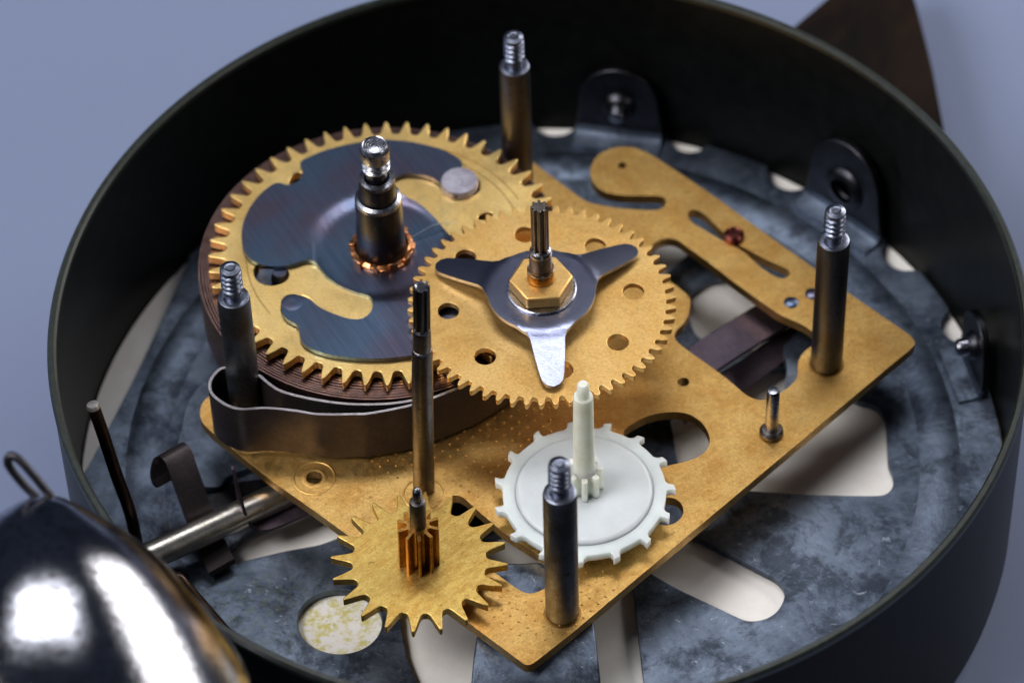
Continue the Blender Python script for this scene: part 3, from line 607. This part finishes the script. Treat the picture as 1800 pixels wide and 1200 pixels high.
# ---------------------------------------------------------------- great wheel
GC = (-15.7, 14.8)
gw = Thing('great_wheel', 'large brass gear with a blued steel S-shaped cover and a threaded winding arbor', 'gear', (GC[0], GC[1], 7.4))
gl = gear_loop(GC[0], GC[1], 18.95, 17.05, 52, CUSP, radians(90))
gh = [smooth_loop(D['ghole_' + k], 2) for k in 'abcde']
gear = gw.part('gear', slab(gl, gh, 7.45, 8.5), 'brass_pale', bev=.07, seg=2)
for r, a0, a1 in ((14.9, 150, 215), (13.6, 160, 200), (14.6, 20, 75), (15.6, 25, 70)):
    mbt = sweep([(GC[0] + r * cos(radians(a0 + (a1 - a0) * t / 24)), GC[1] + r * sin(radians(a0 + (a1 - a0) * t / 24)), 8.51) for t in range(25)], [Vector((cos(radians(a0 + (a1 - a0) * t / 24)), sin(radians(a0 + (a1 - a0) * t / 24)), 0)) * .09 for t in range(25)], .02)
    gw.part('score_line', mbt, 'brass_pinion', under=gear)
cv = smooth_loop(D['cover'], 1)
SX, SY = D['shaft_px'][0] if isinstance(D['shaft_px'][0], list) else D['shaft_px']
def zcov(x, y):
    r = hypot(x - SX, y - SY); t = min(1, max(0, (r - 6.6) / 1.1)); t = t * t * (3 - 2 * t)
    return 9.05 - 0.32 * (1 - t) + 0.10
cover = gw.part('steel_cover', formed(cv, zcov, .5, .55), 'blue_steel', sharp=40, bev=.07)
rb = D['rivet_big']
gw.part('cover_rivet', lathe([(2.0, 8.5), (2.0, 9.2), (1.9, 9.38), (1.2, 9.44), (.2, 9.42)], 36, rb[0], rb[1]), 'rivet_silver', under=cover)
gw.part('cover_rivet', lathe([(1.2, 9.1), (1.15, 9.2), (.7, 9.24), (.2, 9.22)], 32, D['ghole_c'][0][0] + 1.3, D['ghole_c'][0][1] + .3), 'blue_steel', under=cover)
gw.part('pawl_stud', lathe([(1.0, 6.6), (1.0, 7.6), (.75, 8.6)], 24, -27.0, 12.0), 'star_steel')
sx, sy = -16.2, 14.45
ar = gw.part('winding_arbor', lathe([(2.62, 8.6), (2.55, 12), (2.46, 16.6), (2.36, 16.95), (2.05, 17.1), (1.95, 17.1), (1.93, 19.5), (1.80, 19.85), (1.3, 19.9), (1.12, 19.8), (1.10, 21.1)], 48, sx, sy), 'dark_steel')
gw.part('edge_ring', lathe_open([(2.47, 16.55), (2.40, 16.93), (2.06, 17.12), (2.05, 17.0)], 48, False), 'bright_steel', under=ar).location = Vector(((sx), (sy), 0)) * MM
gw.part('edge_ring', lathe_open([(1.94, 19.45), (1.84, 19.84), (1.35, 19.95), (1.3, 19.8)], 48, False), 'bright_steel', under=ar).location = Vector(((sx), (sy), 0)) * MM
mb = lathe([(1.05, 20.9), (1.12, 21.1), (1.22, 21.2), (1.47, 21.45), (1.47, 21.55), (1.2, 21.8), (1.2, 21.9), (1.50, 22.15), (1.50, 22.25), (1.26, 22.5), (1.28, 22.6), (1.52, 22.85), (1.54, 24.2), (1.44, 24.55), (1.25, 24.76), (1.17, 24.70), (.95, 24.73), (.91, 24.68), (.7, 24.72), (.66, 24.67), (.42, 24.71), (.38, 24.66), (.1, 24.7)], 44, sx, sy)
gw.part('threaded_tip', mb, 'bright_steel', under=ar)
# crumpled copper collar: short folded flakes round the arbor
mb = MB(); lathe([(2.6, 8.7), (3.1, 8.75), (3.25, 9.2), (2.9, 9.45), (2.6, 9.3)], 40, sx, sy, mb)
col = gw.part('copper_collar', mb, 'copper', sharp=25)
rr = random.Random(3)
for i in range(21):
    a = radians(i * 17.14 + rr.uniform(-4, 4)); r = 3.05 + rr.uniform(-.1, .25); hgt = rr.uniform(.5, 1.3); wv = rr.uniform(.35, .62)
    ra = Vector((cos(a), sin(a), 0)); ta = Vector((-sin(a), cos(a), 0)); cp = Vector((sx, sy, 8.75)) + ra * r
    mbf = MB(); tl = rr.uniform(-.25, .25)
    v = [cp - ta * wv - ra * .25, cp + ta * wv - ra * .2, cp + ta * wv + ra * .3, cp - ta * wv + ra * .25]
    v2 = [q + Vector((0, 0, hgt)) * rr.uniform(.7, 1.1) + ta * tl + ra * rr.uniform(-.15, .15) for q in v]
    mbf.add(v + v2, [(3, 2, 1, 0), (4, 5, 6, 7), (0, 1, 5, 4), (1, 2, 6, 5), (2, 3, 7, 6), (3, 0, 4, 7)])
    gw.part('flake', mbf, 'copper', under=col, sharp=20, bev=.08)
# lint fibre on the cover
h = finish('lint_fibre', tube(catmull([(-12.9, 15.6, 9.45), (-11.8, 16.3, 9.6), (-10.6, 16.9, 9.8), (-9.3, 17.3, 9.6), (-8.2, 17.5, 9.45)], 6), .035, 6), 'plastic', None, (-12.9, 15.6, 9.3))
tag(h, 'thin pale hair lying on the blued cover beside the winding arbor', 'fibre')

# ---------------------------------------------------------------- centre wheel
cx, cy = .45, 4.66
cw = Thing('centre_wheel', 'brass gear with eight round holes, a three-armed steel spring and a hexagonal brass nut', 'gear', (cx, cy, 9.7))
H8 = [(-9.25, 4.01), (-5.56, -2.42), (8.1, -1.1), (10.01, 5.81), (6.31, 12.42), (-1.0, 14.4), (-7.35, 11.44), (2.25, -4.62)]
cl = gear_loop(cx, cy, 13.95, 12.85, 58, FINE, radians(88))
cw.part('gear', slab(cl, [circ(a, b, 1.12, 28) for a, b in H8] + [circ(cx, cy, .9, 20)], 9.8, 10.5), 'brass_gear', bev=.06)
# three-armed spring
def star():
    arms = [radians(-86), radians(33), radians(154)]; P = []
    for k, a in enumerate(arms):
        d_ = Vector((cos(a), sin(a))); s_ = Vector((-sin(a), cos(a)))
        tip = 12.15
        seq = [(5.3, -2.55), (5.75, -2.05), (6.4, -1.78), (8.5, -1.55), (10.6, -1.25), (11.4, -1.05), (11.9, -.65), (12.15, 0), (11.9, .65), (11.4, 1.05), (10.6, 1.25), (8.5, 1.55), (6.4, 1.78), (5.75, 2.05), (5.3, 2.55)]
        P += [tuple(Vector((cx, cy)) + d_ * u + s_ * v_) for u, v_ in seq]
        nx = arms[(k + 1) % 3]; a1 = a + atan2(2.55, 5.3); a2 = nx - atan2(2.55, 5.3)
        while a2 < a1: a2 += 2 * pi
        for j in range(1, 9): t = a1 + (a2 - a1) * j / 9; P.append((cx + 5.62 * cos(t), cy + 5.62 * sin(t)))
    return P
def zstar(x, y):
    r = hypot(x - cx, y - cy); t = min(1, max(0, (r - 5.5) / .9)); t = t * t * (3 - 2 * t)
    return 12.6 - .14 * t - max(0, r - 5.9) * .19
s3 = cw.part('star_spring', formed(star(), zstar, .42, .5), 'star_steel', sharp=50, bev=.08)
cw.part('washer', lathe([(3.6, 12.62), (3.6, 12.8), (3.5, 12.88), (3.0, 12.88)], 48, cx + .05, cy - .05), 'bright_steel')
hexp = [(cx + 3.35 * cos(radians(60 * i + 2)), cy + 3.35 * sin(radians(60 * i + 2))) for i in range(6)]
cw.part('nut', slab(hexp, [circ(cx, cy, 1.05, 24)], 12.9, 14.4), 'brass_gear', bev=.22, seg=3)
aw = cw.part('arbor', lathe([(1.0, 9.5), (1.0, 14), (1.17, 15.7), (1.17, 18.0), (1.05, 18.35), (1.05, 18.5), (.8, 18.7), (.6, 18.8)], 36, cx, cy), 'arbor_steel')
cw.part('bush', lathe([(1.42, 14.5), (1.42, 15.75), (1.3, 15.95), (1.15, 15.95)], 36, cx, cy), 'brass_pinion', under=aw)
cw.part('edge_ring', lathe_open([(1.18, 15.9), (1.36, 15.98), (1.42, 15.8), (1.43, 15.7)], 36, False), 'bright_steel', under=aw).location = Vector((cx, cy, 0)) * MM
cw.part('edge_ring', lathe_open([(.85, 18.72), (1.08, 18.62), (1.18, 18.3), (1.19, 18.15)], 36, False), 'bright_steel', under=aw).location = Vector((cx, cy, 0)) * MM
def pinion(cx, cy, ro, rr_, n, z0, z1, prof=None, phase=0):
    prof = prof or [(-.5, 0), (-.36, .05), (-.27, .3), (-.22, .75), (-.12, 1), (.12, 1), (.22, .75), (.27, .3), (.36, .05)]
    return slab(gear_loop(cx, cy, ro, rr_, n, prof, phase), [], z0, z1)
cw.part('pinion', pinion(cx, cy, .92, .60, 8, 18.6, 25.1), 'arbor_steel', under=aw, bev=.05)

# ---------------------------------------------------------------- plastic escape-type wheel
px, py = 4.1, -14.05
pw = Thing('plastic_wheel', 'milky white plastic wheel with hooked teeth and a tall white post', 'gear', (px, py, .1))
prof = [(-.5, 0), (-.30, 0), (-.17, .05), (-.13, .45), (-.15, .85), (-.16, 1.0), (-.08, .95), (.03, .82), (.05, .74), (.05, .5), (.10, .2), (.18, .02), (.34, 0)]
disc = pw.part('wheel', slab(gear_loop(px, py, 9.35, 8.35, 15, prof, radians(-46)), [], 1.5, 2.45), 'plastic', bev=.12, seg=2)
pw.part('raised_disc', lathe([(7.15, 2.4), (7.05, 2.55), (6.85, 2.78), (6.6, 2.88), (1.0, 2.92)], 80, px, py), 'plastic', under=disc, sharp=60)
pp = pw.part('pinion', pinion(px, py, 1.95, 1.15, 8, 2.85, 6.0), 'plastic_used', bev=.08)
pw.part('post', lathe([(1.35, 5.9), (1.15, 6.3), (1.12, 6.4), (1.0, 17.1), (.95, 17.35), (.68, 17.42), (.66, 17.6), (.60, 19.0), (.45, 19.25), (.15, 19.3)], 36, px, py), 'plastic_used')
pw.part('pivot', lathe([(.6, -.6), (.6, 1.55)], 20, px, py), 'plastic')

# ---------------------------------------------------------------- small brass ratchet-like wheel in front
qx, qy = -12.9, -22.35
sw = Thing('third_wheel', 'small thick brass gear with long pointed teeth at the front edge of the plate', 'gear', (qx, qy, .2))
sw.part('gear', slab(gear_loop(qx, qy, 8.95, 6.75, 20, SPIKE, radians(-94.5)), [circ(qx, qy, .6, 16)], 1.55, 2.5), 'brass_dull', bev=.07)
LEAF = [(-.5, 0), (-.38, 0), (-.26, .06), (-.17, .35), (-.15, .8), (-.10, .97), (0, 1), (.10, .97), (.15, .8), (.17, .35), (.26, .06), (.38, 0)]
pq = sw.part('pinion', pinion(qx, qy, 2.15, 1.12, 10, 2.45, 8.3, LEAF, radians(-87)), 'brass_pinion', bev=.09)
sa = sw.part('arbor', lathe([(.80, .4), (.82, 8.2), (.82, 11.7), (.74, 12.0), (.5, 12.1), (.44, 12.1), (.44, 13.5), (.3, 13.85), (.1, 13.95)], 32, qx, qy), 'arbor_steel')
sw.part('pivot_tip', lathe([(.47, 12.3), (.47, 13.45), (.34, 13.82), (.12, 14.0)], 24, qx, qy), 'bright_steel', under=sa)
sw.o.rotation_euler = (0, radians(1.2), 0)

# ---------------------------------------------------------------- tall arbor
tx, ty = -12.37, -11.03
ta = Thing('tall_arbor', 'tall brown steel arbor with a fluted tip rising in front of the big gear', 'arbor', (tx, ty, 0))
tr = ta.part('rod', lathe([(1.1, -1.0), (1.12, 1), (1.05, 21.6), (.98, 21.95), (.92, 22.0), (.9, 24.6), (.84, 24.95), (.7, 25.0)], 36, tx, ty), 'arbor_steel')
ta.part('edge_ring', lathe_open([(1.055, 21.5), (1.0, 21.9), (.9, 22.02)], 36, False), 'bright_steel', under=tr).location = Vector((tx, ty, 0)) * MM
ta.part('edge_ring', lathe_open([(.905, 24.5), (.86, 24.88), (.74, 25.03)], 36, False), 'bright_steel', under=tr).location = Vector((tx, ty, 0)) * MM
ta.part('pinion', pinion(tx, ty, .86, .62, 8, 24.8, 31.1), 'dark_steel', bev=.06)
ta.part('pinion_face', lathe([(.66, 31.0), (.60, 31.16), (.3, 31.02), (.1, 31.0)], 24, tx, ty), 'bright_steel')
ta.o.rotation_euler = (0, radians(1.85), 0)

# ---------------------------------------------------------------- levers under the plate
L = Thing('spring_lever', 'purple brown flat steel lever crossing under the large hole of the brass plate', 'lever', (22, 9, -4))
q0 = Vector((13.5, 5.0)); q1 = Vector((31.5, 18.2)); dv = (q1 - q0).normalized(); nv = Vector((-dv.y, dv.x, 0)) * 4.4
pa = [Vector((q0.x + (q1.x - q0.x) * t, q0.y + (q1.y - q0.y) * t, -3.6 + .5 * sin(t * 3))) for t in [k / 12 for k in range(13)]]
L.part('leaf', sweep(pa, nv, .5), 'lever_steel', bev=.1)
pb = [Vector((p.x + 1.2, p.y - 2.4, -5.6 + .4 * sin(k))) for k, p in enumerate(pa)]
L.part('lower_leaf', sweep(catmull(pb, 2), Vector((-dv.y, dv.x, .5)) * 2.6, .4), 'lever_steel', bev=.08)
L.part('stud', lathe([(1.0, -8), (1.0, -1.3)], 20, 29.5, 16.6), 'black_steel')

# bell rod, clip and hook
rA = Vector(D['rodA'][:3] if len(D['rodA']) == 3 else (-40.94, -15.58, -4)); rB = Vector(D['rodB']); dr = (rB - rA).normalized()
rd = finish('bell_rod', tube([rA - dr * 8, rA - dr * 2, rA + dr * 8, rB + dr * 9], 1.5, 32), 'rod_steel', None, tuple(rA - dr * 8))
tag(rd, 'shiny round steel rod running from the bell under the brass plate', 'rod')
cp = Thing('spring_clip', 'dark bent steel clip with a rolled end crossing under the shiny rod', 'clip', (-36, -10, -8))
wv_ = Vector((.87, .47, .15)).normalized() * 3.0
cpt = catmull([(-38.9, -7.4, -1.3), (-39.45, -6.6, -1.9), (-39.5, -5.9, -1.0), (-39.1, -5.3, -.1), (-38.4, -5.3, .35), (-37.8, -6.0, .3), (-37.2, -7.5, -.9), (-36.2, -9.6, -3.4), (-35.4, -11.0, -5.6), (-34.6, -12.8, -6.6), (-33.6, -15.4, -6.5)], 6)
cp.part('leaf', sweep(cpt, wv_, .7), 'spring_steel', bev=.1, sharp=50)
hk = Thing('hooked_lever', 'thin dark steel leaf hooked upward in front of the rod beside the plate edge', 'lever', (-28, -11, -5))
hp = catmull([(-31.9, -9.2, 2.0), (-31.7, -9.8, 1.0), (-31.3, -10.8, -1.2), (-30.9, -11.4, -3.2), (-30.3, -11.8, -4.6), (-29.2, -11.8, -5.2), (-27, -11.1, -5.1), (-24, -9.6, -4.9), (-19, -7.0, -4.6)], 6)
wid = [Vector((-.35, .95, .0)).normalized() * min(3.4, .5 + max(0, i - 8) * .22) for i in range(len(hp))]
for i, wv2 in enumerate(wid): hp[i] = hp[i] + wv2 / 2
hk.part('leaf', sweep(hp, wid, .35), 'lever_steel', bev=.06, sharp=50)

# wires
wr = Thing('hammer_wire', 'slanting brown steel wire with a bright cut end standing at the left of the case', 'wire', (-42.7, -11.4, -8))
P = catmull([(-45.35, -8.55, 12), (-44.6, -9.4, 8), (-43.8, -10.35, 3), (-43.05, -11.0, -1), (-42.75, -11.35, -4), (-42.6, -11.6, -8.2)], 6)
wr.part('wire', tube(P, .66, 20), 'wire')
t0 = (P[0] - P[1]).normalized(); fr = Matrix.Translation(P[0]) @ t0.to_track_quat('Z', 'Y').to_matrix().to_4x4()
wr.part('cut_end', lathe([(.68, -.3), (.68, .05), (.6, .25), (.15, .3)], 18, frame=fr), 'cut_end')
w2 = Thing('bent_wire', 'dark bent wire hook just inside the front rim beside the bell', 'wire', (-36, -24, -8))
P2 = catmull([(-39.4, -23.6, -6), (-38.9, -22.4, -3), (-38.4, -21.7, -.8), (-37.6, -21.5, .1), (-36.8, -22.0, -.2), (-35.2, -23.0, -2.3), (-32.4, -24.7, -6), (-30.6, -25.8, -8.2)], 6)
w2.part('wire', tube(P2, .5, 18), 'wire')

# ---------------------------------------------------------------- bell
ap = Vector(BELLAP); ba = (CU * 0.992 - CF * 0.10).normalized()
fr = Matrix.Translation(ap) @ ba.to_track_quat('Z', 'Y').to_matrix().to_4x4()
be = Thing('bell', 'shiny tarnished chrome bell leaning against the outside of the case at the lower left', 'bell', tuple(ap - ba * 36))
outerp = [tuple(p) for p in catmull([(21.2, -36), (21.3, -30), (21.0, -24.5), (20.3, -20.5), (19, -17.2), (17.2, -14.2), (15.2, -11.4), (13.2, -9), (11.2, -6.8), (8.9, -4.7), (6.8, -3.1), (5.0, -2.0), (3.5, -1.15), (2.1, -.42), (1.0, -.08), (.04, 0)], 6)]
innerp = [(max(.03, r - .8), z_ - (1.0 if r < 19 else .0)) for r, z_ in outerp][::-1]
lo = lathe_open(outerp + innerp, 160); lo.v = [tuple(fr @ Vector(p)) for p in lo.v]
dome = be.part('dome', lo, 'chrome', sharp=60)
def cp3(dx, dy, dz=0): return ap + CR * dx + CU * dy - CF * dz
lp = catmull([cp3(.9, -.6), cp3(.1, .5, .2), cp3(-1.1, 2.0, .3), cp3(-2.3, 3.3, .3), cp3(-3.1, 3.7, .2), cp3(-3.45, 3.2, 0), cp3(-3.2, 2.5, -.3), cp3(-2.1, 1.1, -.5), cp3(-.8, -.2, -.5), cp3(0, -1.0, -.4)], 6)
be.part('loop', tube(lp, .42, 14), 'dark_steel')

# ---------------------------------------------------------------- leg behind the case
lg = smooth_loop(D['leg'] + [[40, 47], [33, 53]], 2)
c.part('leg', slab(lg, [], -15.0, -5.0), 'bakelite', bev=1.2, seg=4, label='dark brown tapering leg at the upper right')
